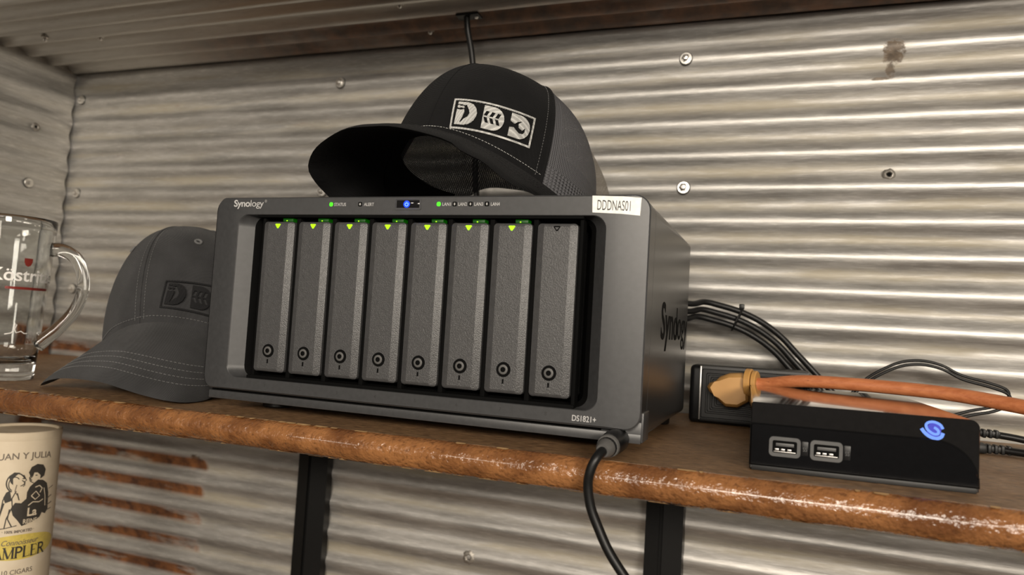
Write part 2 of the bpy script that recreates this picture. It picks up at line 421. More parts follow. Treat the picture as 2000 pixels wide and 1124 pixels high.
hole(wall, (518.4, YW + 2.4, 249.8), (R(90), 0, 0), 5); hole(wall, (100.4, YW + .1, -186), (R(90), 0, 0), 6.5)
hole(walll, (XL + .4, 273.5, 323.4), (0, R(90), 0), 5)
for x, y in ((-428.6, 238.2), (16.8, 236.0), (22.7, 300.6), (-495.4, 212.8)):
    n = MB(); n.lathe([(0, -6.4), (1.6, -6.0), (2.5, -4.8), (2.6, -1.8), (5.0, -1.3), (5.2, 1.5)], 16)
    obj('roofing_nail', n, M['zinc'], ceil, loc=(x, y, ZC + corr(y, 220) * 1.5))

# ------------------------------------------------------------------ shelf and brackets
shelf = thing('wooden_shelf', 'worn dark brown wooden shelf with glossy orange-brown rounded front edge', 'shelf')
YS, TB = -13.25, 20.5
obj('board', MB().add([(XL + 2, -9, 0), (1240, -9, 0), (1240, YW - 2, 0), (XL + 2, YW - 2, 0), (XL + 2, -9, -TB), (1240, -9, -TB), (1240, YW - 2, -TB), (XL + 2, YW - 2, -TB)],
    [(0, 1, 2, 3), (7, 6, 5, 4), (0, 4, 5, 1), (2, 6, 7, 3), (1, 5, 6, 2), (3, 7, 4, 0)]), M['shelf_top'], shelf, smooth=False)
def edge_profile():
    pr = []
    for i in range(13):
        a = i / 12; z = -.2 - (TB - .2) * a
        b = YS + 1.8 - 6.4 * math.sin(math.pi * min(1, a * 1.01)) ** .72
        pr.append((b, z))
    return [(-8.6, .05)] + pr + [(-8.6, -TB - .2)]
ep = edge_profile(); mb = MB(); xs = [XL + 2 + (1240 - XL - 2) * i / 220 for i in range(221)]
mb.loft([[(x, y + .25 * math.sin(x * .11) + .2 * math.sin(x * .043), z + .15 * math.sin(x * .07)) for y, z in ep] for x in xs], False)
obj('edge_banding', mb, M['shelf_edge'], shelf, angle=70)
mb = MB()
rng = random.Random(8)
def chip(x, w, h, top):
    n = max(4, int(w / 1.4)); up, dn = [], []
    for i in range(n + 1):
        e = math.sin(math.pi * i / n) ** .5 if 0 < i < n else 0
        xx = x + w * i / n; hh = h * e * rng.uniform(.45, 1.2)
        if top: up.append((xx, YS + 3.2 + hh * .3, .35)); dn.append((xx, YS + .4 - hh * .7, .15 - hh * .55))
        else: up.append((xx, YS - .4 - hh * .3, -TB + .2 + hh * .8)); dn.append((xx, YS + 2, -TB - .4))
    mb.loft([up, dn], False)
x = XL + 20
while x < 760:
    w = rng.uniform(2, 12)
    if rng.random() < (.7 if x < 150 else .35): chip(x, w, rng.uniform(.2, .7), True)
    if rng.random() < .75: chip(x + rng.uniform(-3, 3), w * 1.2, rng.uniform(.4, 1.5), False)
    x += w + rng.uniform(0, 9)
for x, w, h in ((-300, 34, 3.4), (-262, 16, 2.2), (-233, 12, 1.6)): chip(x, w, h, True)
tag(obj('edge_chips', mb, M['chip'], shelf, smooth=False), kind='stuff')

def bracket(x0, x1, label):
    t = thing('shelf_bracket', label, 'bracket', ((x0 + x1) / 2, YW, -TB), group='black brackets under the shelf')
    w = (x1 - x0) / 2
    prof = [(-w, 0), (-w, -15), (-w + 14, -15), (-w + 14, -12), (-w + 18, -12), (-w + 18, -15), (w - 1, -10), (w, 0)]
    u = MB(); u.loft([[(px, py + 1.5, z) for px, py in prof] for z in (-328, -5)], True, True, True); obj('upright', u, M['bracket'], t, smooth=False)
    a = MB(); a.box(-w + 4, w - 8, -250, -8, -12, -.6, 1.5); obj('arm', a, M['bracket'], t)
    b = MB(); b.box(-w, w, -262, -2, -2.4, -.5, .4); obj('top_flange', b, M['bracket'], t)
    for z in (-60, -300):
        s = MB(); s.lathe([(0, 2.0), (2.6, 1.6), (3.8, .2), (3.8, -1)], 16); s.xf(lambda p: Vector((p.x - w + 7, -15 + 1.5 - p.z, p.y + z))); obj('bracket_screw', s, M['bracket'], t)
bracket(-127.4, -88, 'black metal shelf bracket below the left part of the network storage box')
bracket(300.5, 339, 'black metal shelf bracket below the hanging black cord, right of the other bracket')
lower = thing('lower_shelf', 'wooden shelf board below the frame carrying the cigar canister', 'shelf', (0, 0, -355))
obj('board', MB().box(XL + 2, 1240, -5, YW - 2, -20, 0, 2), M['shelf_top'], lower)

# ------------------------------------------------------------------ network storage box
nas = thing('network_storage_box', 'black eight-bay network storage box with upright drive trays and green lights, standing on the shelf', 'storage box')
W, ZB, ZT = 343.0, 17.7, 166.0
NS = 7
def yoff(x): return 5.5 * max(0, (18 - x) / 18) + 2.2 * max(0, (x - 325) / 18)
def bez(x0, x1, z0, z1, r, y): return [(px, y + yoff(px), pz) for px, _, pz in rrect(x0, x1, z0, z1, r, NS)]
mb = MB()
mb.loft([bez(0, W, ZB, ZT, 10, 2.4), bez(0, W, ZB, ZT, 10, .8), bez(.8, W - .8, ZB + .8, ZT - .8, 9.4, 0), bez(18, 325, ZB + 1.2, ZT - 1.2, 4, 0), bez(26, 315.5, 27.3, 152.6, 9, 0), bez(26.4, 315.1, 27.7, 152.2, 9, .5)])
hi, ho = bez(26.4, 315.1, 27.7, 152.2, 9, .5), [(px, 9.0 + yoff(px), pz) for px, _, pz in rrect(35, 307, 28.4, 151.4, 8, NS)]
mb.loft([hi, ho])
obj('front_bezel', mb, M['bezel'], nas, angle=28)
mb = MB(); mb.loft([bez(2.2, W - 2.2, ZB + 1, ZT - 1, 9, 3.0), bez(2.2, W - 2.2, ZB + 1, ZT - 1, 9, 6.0)]); obj('seam_strip', mb, M['seam'], nas)
mb = MB(); mb.loft([rrect(.3, W - .3, ZB, ZT, 10, NS, 5.2), rrect(.3, W - .3, ZB, ZT, 10, NS, 25)]); obj('bezel_frame', mb, M['chassis'], nas)
mb = MB(); mb.loft([rrect(2, W - 2, ZB, ZT - 1, 9, NS, 25), rrect(2, W - 2, ZB, ZT - 1, 9, NS, 26.2)]); obj('rear_seam', mb, M['seam'], nas)
mb = MB(); mb.loft([rrect(1.4, W - 1.4, 10, ZT, 10, NS, 26), rrect(.4, W - .4, 9.6, ZT, 10, NS, 26.6), rrect(.4, W - .4, 9.6, ZT, 5, NS, 234), rrect(3, W - 3, 12, ZT - 3, 4, NS, 237)], True, False, True)
obj('chassis', mb, M['chassis'], nas)
# bay interior: top / bottom lips, side lips, back
mb = MB(); xa, xb, za, zb_ = 33.0, 309.0, 28.0, 152.0
lip = [(px, (1.6 if abs(pz - 90) > 56 else 12.6), pz) for px, _, pz in rrect(33.2, 308.8, 28.2, 151.8, 8, NS)]
mb.loft([[(px, 8.9, pz) for px, _, pz in rrect(34.8, 307.2, 28.2, 151.8, 8, NS)], rrect(38, 303, 30.5, 150, 7, NS, 13), rrect(39, 302, 31, 149.6, 7, NS, 40)], True, False, True)
mb.box(44, 300, 1.2, 13, 27.6, 30.2, .4); mb.box(44, 300, 1.4, 13, 150.4, 152.5, .4)
for i in range(9):
    xd = 62.9 + 31.4 * (i - .5); mb.box(xd - (1.7 if 0 < i < 8 else 1.2), xd + (1.7 if 0 < i < 8 else 1.2), 4.2, 13, 30, 150.5, .3)
obj('bay_frame', mb, M['seam'], nas)
mb = MB()
for z0, z1, y0 in ((ZB - 2.8, ZB + 2, 9), ):
    mb.box(6, W - 6, y0, 26, z0, z1, .3)
obj('shadow_gap', mb, M['seam'], nas)
mb = MB(); mb.box(4, W - .5, 8, 27, 9.2, ZB - 2.4, .5); mb.box(W - 26, W - .5, 8.5, 27, 9.2, ZB + 5, .5); mb.box(W - 1.4, W + .6, 9, 30, 10, 28.5, .3); mb.box(6, W - 6, 24, 232, 8.4, 12, .6)
obj('base_plate', mb, M['bezel'], nas)
for fx, fy in ((30, 60), (W - 30, 60), (22, 215), (W - 22, 215)):
    mb = MB(); mb.lathe([(11, 0), (12, 1), (12.5, 8.6)], 24, (fx, fy), True, True); obj('rubber_foot', mb, M['black'], nas)

def tray_mesh():
    hw, fw, d, zl, zh = 13.7, 8.9, 2.5, 33.6, 147.3
    mb = MB()
    def sec(z, k=0.0):
        return [(-hw + k, 30, z), (-hw + k, d, z), (-fw, .4 + k, z), (fw, .4 + k, z), (hw - k, d, z), (hw - k, 30, z)]
    mb.loft([sec(zl, 2.6), sec(zl + .35, 1.4), sec(zl + 1.1, .55), sec(zl + 2.4), sec(zh - 2.4), sec(zh - 1.1, .55), sec(zh - .35, 1.4), sec(zh, 2.6)], True, True, True)
    return mb
lock_ring = MB(); lock_ring.lathe([(5.0, 0), (4.9, .5), (3.4, .55), (3.3, 0)], 28)
lock_in = MB(); lock_in.lathe([(3.2, .1), (3.2, .9), (2.7, 1.1), (1.75, 1.1)], 28)
lock_hex = MB(); lock_hex.lathe([(0, .25), (1.75, .25), (1.9, 1.12)], 6)
slot = MB(); slot.box(-.55, .55, -1.5, 1.5, 0, .3)
tri = [(-2.4, 1.3), (-1.8, 1.75), (1.8, 1.75), (2.4, 1.3), (.5, -1.6), (-.5, -1.6)]
front = lambda mb, z, y: mb.xf(lambda p: Vector((p.x, y - p.z, z + p.y)))
for m_, z_, y_ in ((lock_ring, 49.4, .4), (lock_in, 49.4, .4), (lock_hex, 49.4, .4), (slot, 41.6, .4)): front(m_, z_, y_)
tri_mb = front(flat2d([tri], .15), 143.6, .35)
tri_hole = front(flat2d([tri, [(x * .55, y * .5 + .12) for x, y in tri]], .15), 143.6, .35)
src = None
for i in range(8):
    cx = 62.9 + 31.4 * i
    if src is None:
        src = obj('drive_tray', tray_mesh(), M['tray'], nas, loc=(cx, 0, 0), angle=20)
        kids = [obj('lock', lock_ring, M['seam'], src), obj('lock_core', lock_in, M['greyplug'], src), obj('key_socket', lock_hex, M['seam'], src), obj('lock_mark', slot, M['seam'], src, smooth=False)]
        lit = obj('status_arrow', tri_mb, M['tri_green'], src, smooth=False)
        lit['label'] = 'lit green arrow'
    else:
        o = src.copy(); COL.objects.link(o); o.parent = nas; o.location = (cx * S, 0, 0)
        for k in kids + ([lit] if i < 7 else []):
            c = k.copy(); COL.objects.link(c); c.parent = o
        if i == 7:
            dk = obj('status_arrow', tri_hole, M['seam'], o, smooth=False); dk['label'] = 'unlit dark arrow outline'
    # bay light on the ledge above the tray
    if i < 7:
        l = MB(); l.box(cx + .5, cx + 9.5, 5.4, 12.4, 148.0, 150.3, .2); l_ = obj('bay_light', l, M['bay_green'], nas)
        l = MB(); l.box(cx + 3.6, cx + 4.6, 5.2, 5.5, 148.2, 148.9, .1); obj('light_spot', l, M['tri_green'], l_)
    t = text2d(str(i + 1), 3.4, .03, .0, 'CENTER'); on_front(t, cx - .6, 22.2, -.02); obj('bay_number', t, M['darkink'], nas, smooth=False)
# lettering and lights on the bar
def front_text(body, x, z, size, mat, bold=0.0, sx=1.0, name='lettering', y=-.02, space=1.0):
    t = text2d(body, size, .04, bold, 'LEFT', 1.0, None, space)
    x0, x1 = min(p[0] for p in t.v), max(p[0] for p in t.v); k = sx / (x1 - x0); t.xf(lambda p: Vector(((p.x - x0) * k, p.y, p.z))); on_front(t, x, z, y); return obj(name, t, M[mat], nas, smooth=False)
front_text('Syno', 20.6, 158.5, 7.3, 'white', .16, 15.2, 'logo_lettering', -.02, .95)
front_text('logy', 36.2, 158.5, 7.3, 'white', .0, 12.3, 'logo_lettering', -.02, .95)
front_text('®', 49.3, 161.6, 3.0, 'dimwhite', 0, 2.0, 'logo_lettering')
for txt, x, w in (('STATUS', 111.6, 9.9), ('ALERT', 136.6, 8.2), ('LAN1', 199.1, 6.4), ('LAN2', 211.2, 6.4), ('LAN3', 223.2, 6.4), ('LAN4', 235.3, 6.4)):
    front_text(txt, x, 158.8, 3.3, 'white', .03, w)
front_text('DS1821+', 299.8, 20.7, 5.2, 'white', .05, 15.6, 'model_lettering')
for x, lit_ in ((108.9, 1), (133.4, 0), (196.3, 1), (208.4, 0), (220.3, 0), (232.4, 0)):
    l = MB(); l.loft([rrect(x - 1.6, x + 1.6, 158.4, 161.6, .7 if not lit_ else 1.3, 5, .4), rrect(x - 1.6, x + 1.6, 158.4, 161.6, .7 if not lit_ else 1.3, 5, -.12)], True, True, True)
    o = obj('indicator_light', l, M['led_green'] if lit_ else M['seam'], nas)
    if lit_: o['label'] = 'lit green indicator'
    else:
        k = flat2d([[(-.55, -.8), (.55, -.8), (.55, .8), (-.55, .8)]] if x > 150 else [[(-.7, -.7), (.7, -.7), (.7, .5), (.2, .9), (-.2, .9), (-.7, .5)]], .02); on_front(k, x, 160.0, -.16); obj('indicator_symbol', k, M['dimwhite'], o, smooth=False)
mb = MB(); mb.loft([rrect(161.6, 182.9, 155.8, 164.3, 1.4, 4, -.05), rrect(161.6, 182.9, 155.8, 164.3, 1.4, 4, -.35), rrect(162.5, 182.0, 156.7, 163.5, 1.1, 4, -.35), rrect(162.9, 181.6, 157.0, 163.2, 1.0, 4, 1.4)], True); obj('button_frame', mb, M['bezel'], nas)
mb = MB(); mb.box(163.0, 181.5, -.1, 1.4, 157.1, 163.1, .5); pb = obj('power_button', mb, M['gloss'], nas)
g = flat2d([arc(0, 0, 2.5, 2.5, 0, 360, 24)], .05); on_front(g, 171.3, 160.0, -.12); obj('button_glow', g, M['led_blue'], pb, smooth=False)
ic = flat2d([stroke(arc(0, -.1, 1.25, 1.25, 125, 415, 18), .42)], .04); ic2 = flat2d([[(-.21, .1), (.21, .1), (.21, 1.6), (-.21, 1.6)]], .04); ic.add(ic2.v, ic2.f)
on_front(ic, 171.3, 160.0, -.2); obj('power_symbol', ic, M['led_icon'], pb, smooth=False)
ld = bpy.data.lights.new('power_button_led', 'POINT'); ld.energy = .00045; ld.color = (.02, .10, 1.0); ld.shadow_soft_size = .0008
lo_ = bpy.data.objects.new('power_button_led', ld); COL.objects.link(lo_); lo_.location = Vector((171.3, -3.2, 160)) * S
# white name sticker, bending over the sloped end of the bezel
mb = MB(); q0 = [(305.4, 165.2), (325, 164.6), (336.9, 163.9)]; q1 = [(305.9, 154.3), (325, 153.4), (336.4, 152.5)]
for dy in (-.12, -.02):
    mb.loft([[(x, yoff(x) + dy, z) for x, z in q0], [(x, yoff(x) + dy, z) for x, z in q1]], False)
stick = obj('name_sticker', mb, M['label'], nas, smooth=False); stick['label'] = 'white name sticker'
t = text2d('DDDNAS01', 9.4, .0, .0, 'LEFT', 1, None); xm = max(p[0] for p in t.v); t.xf(lambda p: Vector((p.x * 21.7 / xm, p.y, 0))); on_front(t, 308.6, 156.0, -.18); t.xf(lambda p: Vector((p.x, p.y + yoff(p.x), p.z - (p.x - 308) * .033)))
obj('sticker_lettering', t, M['darkink'], stick, smooth=False)
t = text2d('Syno', 38, .2, .5, 'LEFT', 1.28); t.xf(lambda p: Vector((W - .4 + p.z + .05, 70 + p.x, 76 + p.y))); obj('side_lettering', t, M['seam'], nas, smooth=False)
t = text2d('logy', 38, .2, -.1, 'LEFT', 1.28); t.xf(lambda p: Vector((W - .4 + p.z + .05, 152 + p.x, 76 + p.y))); obj('side_lettering', t, M['seam'], nas, smooth=False)

# ------------------------------------------------------------------ caps
def crown_fn(a, b, H, pf, pr, lift, rear=0.0, drop=0.0, bulge=0.0):
    def f(th, t, o=0.0):
        def p(th, t):
            c = math.cos(th); w = .5 + .5 * c; e = pr + (pf - pr) * w
            s = max(0.0, math.cos(math.pi / 2 * t)) ** e
            k = (1 + rear * max(0, -c) ** 1.2); dz = lift * max(c, 0) ** 2 - drop * max(0, -math.sin(th)) ** 1.5 + (rear * 25) * max(0, -c) ** 2
            q = (math.degrees(th) % 360 - 116) / 76
            if bulge and 0 < q < 1: k2 = 1 + bulge * math.sin(math.pi * q) ** 2 * math.cos(math.pi / 2 * min(1, t / .75)); return Vector((a * k * k2 * c * s - 8 * t, b * k2 * math.sin(th) * s, H * math.sin(math.pi / 2 * t) ** .95 + (dz + 3 * (k2 - 1) * 20) * (1 - t)))
            return Vector((a * k * c * s - 8 * t, b * math.sin(th) * s, H * max(0.0, math.sin(math.pi / 2 * t)) ** .95 + dz * (1 - t)))
        P = p(th, t)
        if o:
            d1 = p(th + .01, t) - p(th - .01, t); d2 = p(th, min(t + .01, 1)) - p(th, max(t - .01, 0)); n = d1.cross(d2)
            if n.length > 1e-9: P = P + n.normalized() * o
        return P
    return f
def crown_patch(f, th0, th1, nth, t0, t1, nt, o=0.0, wrinkle=0.0, thick=0.0):
    mb = MB(); vs = []; fs = []
    for j in range(nt + 1):
        t = t0 + (t1 - t0) * j / nt
        for i in range(nth + 1):
            th = th0 + (th1 - th0) * i / nth
            w = wrinkle * (math.sin(th * 7 + t * 5) * .6 + math.sin(th * 13 - t * 9) * .4) * (1 - t) if wrinkle else 0
            vs.append(f(th, t, o + w))
            mb.uv[len(vs) - 1] = (th / (2 * math.pi), t)
    for j in range(nt):
        for i in range(nth): k = j * (nth + 1) + i; fs.append((k, k + 1, k + nth + 2, k + nth + 1))
    mb.add(vs, fs); return mb
def stitches(fpts, ln, gap, r, mat, parent, kind='stuff', name='stitching'):
    """Dashed thread along a smooth path of points."""
    P = [Vector(p) for p in fpts]; mb = MB(); acc = 0; cur = [P[0]]; on = True
    for a, b in zip(P, P[1:]):
        L = (b - a).length; pos = 0
        while pos < L:
            need = (ln if on else gap) - acc; st = min(need, L - pos); pos += st; acc += st; pt = a + (b - a) * (pos / L)
            if on: cur.append(pt)
            if acc >= (ln if on else gap) - 1e-6:
                if on and len(cur) > 1: mb.tube(cur, r, 5)
                on = not on; acc = 0; cur = [pt]
    return tag(obj(name, mb, M[mat], parent), kind=kind)
def brim_mesh(f, inner_rng, outer, thick, inv, bulge=3.0, nu=48, nv=12):
    """Brim ruled between the crown's front base and an outer edge given in world mm."""
    O = [inv @ Vector(p) for p in smoothpath(outer, 6)]
    Ls = [0]
    for a, b in zip(O, O[1:]): Ls.append(Ls[-1] + (b - a).length)
    def at(s):
        d = s * Ls[-1]
        for k in range(len(O) - 1):
            if d <= Ls[k + 1] or k == len(O) - 2:
                t = (d - Ls[k]) / max(1e-9, Ls[k + 1] - Ls[k]); return O[k].lerp(O[k + 1], min(1, t))
    grid = []
    for i in range(nu + 1):
        s = i / nu; th = inner_rng[0] + (inner_rng[1] - inner_rng[0]) * s
        a = f(th, 0.0, -.6); b = at(s)
        grid.append([a.lerp(b, j / nv) + Vector((0, 0, bulge * math.sin(math.pi * j / nv) * math.sin(math.pi * s))) for j in range(nv + 1)])
    mb = MB(); top = []; n1 = nv + 1
    nrm = [[None] * n1 for _ in range(nu + 1)]
    for i in range(nu + 1):
        for j in range(n1):
            d1 = grid[min(i + 1, nu)][j] - grid[max(i - 1, 0)][j]; d2 = grid[i][min(j + 1, nv)] - grid[i][max(j - 1, 0)]
            n = d2.cross(d1)
            n = n.normalized() if n.length > 1e-6 else Vector((0, 0, 1))
            nrm[i][j] = n if n.z > 0 else -n
    h = thick / 2
    loops = []
    for i in range(nu + 1):
        up = [grid[i][j] + nrm[i][j] * h * (1 if j < nv else .45) for j in range(n1)]
        e = grid[i][nv] + (grid[i][nv] - grid[i][nv - 1]).normalized() * h
        dn = [grid[i][j] - nrm[i][j] * h * (1 if j < nv else .45) for j in range(n1)]
        loops.append(up + [e] + dn[::-1])
    mb.loft(loops, True, True, True)
    return mb, grid, nrm, h
def logo_shapes():
    """The embroidered emblem in unit coordinates: frame and three letters with cut-outs (u 0..1 right, v 0..1 up), aspect 2.75."""
    A = 2.75
    def D(x0, x1, y0, y1, n=14):                     # x in v units
        r = (y1 - y0) / 2; k = x1 - r * .95
        return [(x0, y0)] + [(k + r * .95 * math.cos(R(a)), (y0 + y1) / 2 + r * math.sin(R(a))) for a in [-90 + 180 * i / n for i in range(n + 1)]] + [(x0, y1)]
    fr = [[(0, 0), (A, 0), (A, 1), (0, 1)], [(.055, .055), (A - .055, .055), (A - .055, .945), (.055, .945)]]
    d1 = [(.14, .13), (.45, .13), (.62, .18), (.76, .30), (.83, .46), (.84, .56), (.79, .71), (.68, .83), (.52, .88), (.17, .88), (.165, .80), (.30, .795), (.40, .77), (.46, .80), (.50, .72), (.56, .63), (.60, .52), (.55, .40), (.44, .32), (.36, .22), (.30, .20), (.37, .36), (.42, .55), (.40, .63), (.30, .60), (.16, .62)]
    d1b = [(.165, .68), (.22, .665), (.28, .69), (.36, .665), (.41, .70), (.36, .745), (.27, .735), (.21, .76), (.165, .755)]
    d2 = D(1.04, 1.74, .13, .88)
    cut = []
    for k in range(3):
        x = 1.04 + .19 * k
        cut.append([(x + .02, .53), (x + .13, .53), (x + .20, .70), (x + .09, .70)])
        cut.append([(x + .02, .49), (x + .13, .49), (x + .21, .32), (x + .10, .32)])
    d3 = D(1.94, 2.62, .13, .88)
    d3 = [(1.94, .13)] + d3[1:-1] + [(1.94, .88), (1.94, .61), (2.10, .55), (2.18, .64), (2.33, .70), (2.22, .58), (2.25, .47), (2.38, .42), (2.46, .52), (2.47, .40), (2.40, .31), (2.28, .30), (2.16, .37), (2.08, .43), (1.94, .40)]
    return fr, [[d1], [d1b], [d2] + cut, [d3]]
def emblem(f, quad, mat, parent, name, fo=.9, lo=1.1):
    """Bilinear placement of the emblem on the crown: quad = (theta deg, t) at TL, TR, BR, BL."""
    TL, TR, BR, BL = quad; A = 2.75
    def put(mb, o):
        def g(p):
            u, v = p.x / A, p.y
            th = (BL[0] * (1 - u) + BR[0] * u) * (1 - v) + (TL[0] * (1 - u) + TR[0] * u) * v
            t = (BL[1] * (1 - u) + BR[1] * u) * (1 - v) + (TL[1] * (1 - u) + TR[1] * u) * v
            return f(R(th), t, o + p.z * 20)
        return mb.xf(g)
    fr, letters = logo_shapes()
    root = obj(name, put(flat2d(fr, .02, .12), fo), M[mat], parent)
    for sh in letters: obj('embroidered_letter', put(flat2d(sh, .02, .10), lo), M[mat], root)
    return root
def cap_root(name, label, pos, yaw, pit, rol):
    cy, sy, cp, sp, cr, sr = math.cos(yaw), math.sin(yaw), math.cos(pit), math.sin(pit), math.cos(rol), math.sin(rol)
    m = Matrix(((cy, -sy, 0), (sy, cy, 0), (0, 0, 1))) @ Matrix(((cp, 0, -sp), (0, 1, 0), (sp, 0, cp))) @ Matrix(((1, 0, 0), (0, cr, -sr), (0, sr, cr)))
    o = thing(name, label, 'cap'); o.rotation_mode = 'QUATERNION'; o.location = Vector(pos) * S; o.rotation_quaternion = m.to_quaternion()
    m4 = m.to_4x4(); m4.translation = Vector(pos); return o, m4.inverted()

# black trucker cap lying on the storage box
capA, invA = cap_root('trucker_cap', 'black trucker cap with grey mesh back and white stitched emblem, on the storage box', (186.1, 112.6, 182.1), R(-101.3), R(9.5), R(-6.4))
fA = crown_fn(95.9, 84.4, 100, .50, .75, 20, .16, 20, .30)
MB0 = R(63)
obj('front_panel', crown_patch(fA, -MB0, MB0, 60, 0, 1, 26), M['blackcloth'], capA, angle=80)
for a0, a1, mt_ in ((MB0, R(121), 'net'), (R(121), R(181), 'net_open'), (R(243), 2 * math.pi - MB0, 'net')):
    obj('mesh_panel', crown_patch(fA, a0, a1, 48, 0, 1, 26), M[mt_], capA, angle=80)
    obj('mesh_hem', crown_patch(fA, a0, a1, 48, 0, .10, 3, .6), M['hem'], capA, angle=80)
mb = MB(); nth = 28; rows = 20; vs = []; fs = []          # rear panel with the half-round opening over the snap strap
for j in range(rows + 1):
    for i in range(nth + 1):
        u = i / nth * 2 - 1; t0 = .29 * max(0, 1 - abs(u / .9) ** 3.2) ** .5 if abs(u) < .9 else 0.0
        vs.append(fA(R(212 + 31 * u), t0 + (1 - t0) * j / rows)); mb.uv[len(vs) - 1] = ((212 + 31 * u) / 360, t0 + (1 - t0) * j / rows)
for j in range(rows):
    for i in range(nth): k = j * (nth + 1) + i; fs.append((k, k + 1, k + nth + 2, k + nth + 1))
mb.add(vs, fs); obj('rear_panel', mb, M['net'], capA, angle=80)
obj('snap_strap', crown_patch(fA, R(183), R(241), 24, .0, .09, 3, -.8), M['black'], capA, angle=80)
for s in (1, -1):
    obj('seam_piping', MB().tube([fA(s * MB0, t, .4) for t in np.linspace(0, .97, 30)], 1.3, 8), M['blackcloth'], capA)
    obj('seam_tape', crown_patch(fA, s * MB0, s * (MB0 + R(6)), 4, 0, .96, 26, .35), M['net'], capA)
    stitches([fA(s * (MB0 - R(4)), t, .5) for t in np.linspace(0.02, .9, 60)], 1.6, .9, .18, 'thread_grey', capA)
stitches([fA(th, .035, .5) for th in np.linspace(-MB0, MB0, 90)], 1.7, .9, .2, 'thread_white', capA)
obj('centre_seam', MB().tube([fA(0, t, .0) for t in np.linspace(0, 1, 30)], .5, 6), M['blackcloth'], capA)
obj('sweatband', crown_patch(fA, R(-116), R(180), 80, -.0, .2, 5, -2.2), M['blackcloth'], capA)
obj('lining', crown_patch(fA, -MB0, MB0, 50, .02, .95, 20, -1.2), M['blackcloth'], capA)
mb = MB(); mb.lathe([(6.5, -.5), (6.3, 1.0), (4.5, 2.4), (0, 3.0)], 20); mb.xf(lambda p: p + Vector((-8, 0, 100))); obj('top_button', mb, M['blackcloth'], capA)
emblem(fA, ((10.3, .208), (52.3, .293), (52.7, .115), (13.3, .035)), 'thread_white', capA, 'emblem_frame')
outA = [(258, 66, 171.0), (251.6, 40.0, 175.4), (244.7, 5.0, 176.6), (236.7, -22.0, 184.0), (227.6, -35.0, 187.7), (221.2, -42.0, 192.7), (204.2, -47.0, 197.5), (183.9, -48.0, 201.7), (167.6, -46.0, 202.9), (144.7, -40.0, 203.8), (124.0, -32.0, 199.6), (107.4, -22.0, 194.4), (92.4, -6.0, 187.8), (88.3, 5.0, 182.2), (85.0, 25.0, 176.0), (87.6, 45.0, 169.0), (96, 75, 167.9)]
mb, gr, nr, hh = brim_mesh(fA, (MB0 + R(14), -MB0 - R(3)), outA, 3.6, invA, 2.0)
bA = obj('brim', mb, M['blackcloth'], capA, angle=60)
for k in (3, 5, 7):
    stitches([gr[i][k] + nr[i][k] * (hh + .1) for i in range(2, 47)], 1.8, .9, .2, 'thread_black', bA, name='brim_stitching')

# grey cap standing on the shelf
capB, invB = cap_root('baseball_cap', 'washed grey baseball cap with dark stitched emblem, on the shelf left of the storage box', (-121.9, 133.4, 23.0), R(-79.2), R(8.1), R(12.5))
fB = crown_fn(95.1, 80.5, 136.1, .7, .8, 25)
for k in range(6):
    obj('crown_panel', crown_patch(fB, R(60 * k), R(60 * k + 60), 20, 0, 1, 26, 0, 1.0), M['greycloth'], capB, angle=80)
    th = R(60 * k)
    obj('panel_seam', MB().tube([fB(th, t, .3 + math.sin(th * 7 + t * 5) * .6 * (1 - t) + math.sin(th * 13 - t * 9) * .4 * (1 - t)) for t in np.linspace(0, .98, 30)], .6, 6), M['greycloth'], capB)
    for s in (-1, 1):
        th2 = th + s * R(3.2)
        stitches([fB(th2, t, .5 + (math.sin(th2 * 7 + t * 5) * .6 + math.sin(th2 * 13 - t * 9) * .4) * (1 - t)) for t in np.linspace(.02, .93, 60)], 2.0, 1.1, .22, 'thread_grey', capB)
    mb = MB(); mb.lathe([(1.6, 0), (2.2, .8), (3.4, .8), (3.9, 0)], 18)
    P = fB(R(60 * k + 35), .50, .6); n = (fB(R(60 * k + 35), .5, 2) - fB(R(60 * k + 35), .5, 0)).normalized().to_track_quat('Z', 'Y').to_matrix()
    mb.xf(lambda p: P + n @ p); obj('eyelet', mb, M['thread_grey'], capB)
mb = MB(); mb.lathe([(7, -.5), (6.6, 1.2), (4.5, 2.8), (0, 3.4)], 20); mb.xf(lambda p: p + Vector((-8, 0, 136))); obj('top_button', mb, M['greycloth'], capB)
obj('sweatband', crown_patch(fB, 0, 2 * math.pi, 90, 0, .2, 5, -2.4), M['greycloth'], capB)
emblem(fB, ((15.8, .202), (58, .222), (57, .052), (12.8, .065)), 'thread_black', capB, 'emblem_frame', 1.6, 1.7)
outB = [(-208, 62, 19), (-203, 44, 8), (-194.4, 23.0, 2.0), (-181, 14, 6.5), (-160.2, 8.0, 11.5), (-129.1, -2.0, 14.8), (-90.8, -8.0, 15.2), (-69.1, -8.0, 12.1), (-49.4, -4.0, 7.9), (-31.5, 4.0, 4.4), (-26.5, 22.0, 2.6), (-30, 50.0, 4.6), (-36, 84, 20)]
mb, gr, nr, hh = brim_mesh(fB, (R(-68), R(66)), outB, 3.4, invB, 3.0)
bB = obj('brim', mb, M['greycloth'], capB, angle=60)
for k in (7, 8, 9, 10):
    stitches([gr[i][k] + nr[i][k] * (hh + .12) for i in range(3, 46)], 2.2, 1.2, .24, 'thread_grey', bB, name='brim_stitching')
stitches([fB(th, .03, .9 + (math.sin(th * 7) * .6 + math.sin(th * 13) * .4)) for th in np.linspace(R(-64), R(64), 90)], 2.0, 1.1, .26, 'thread_grey', capB)

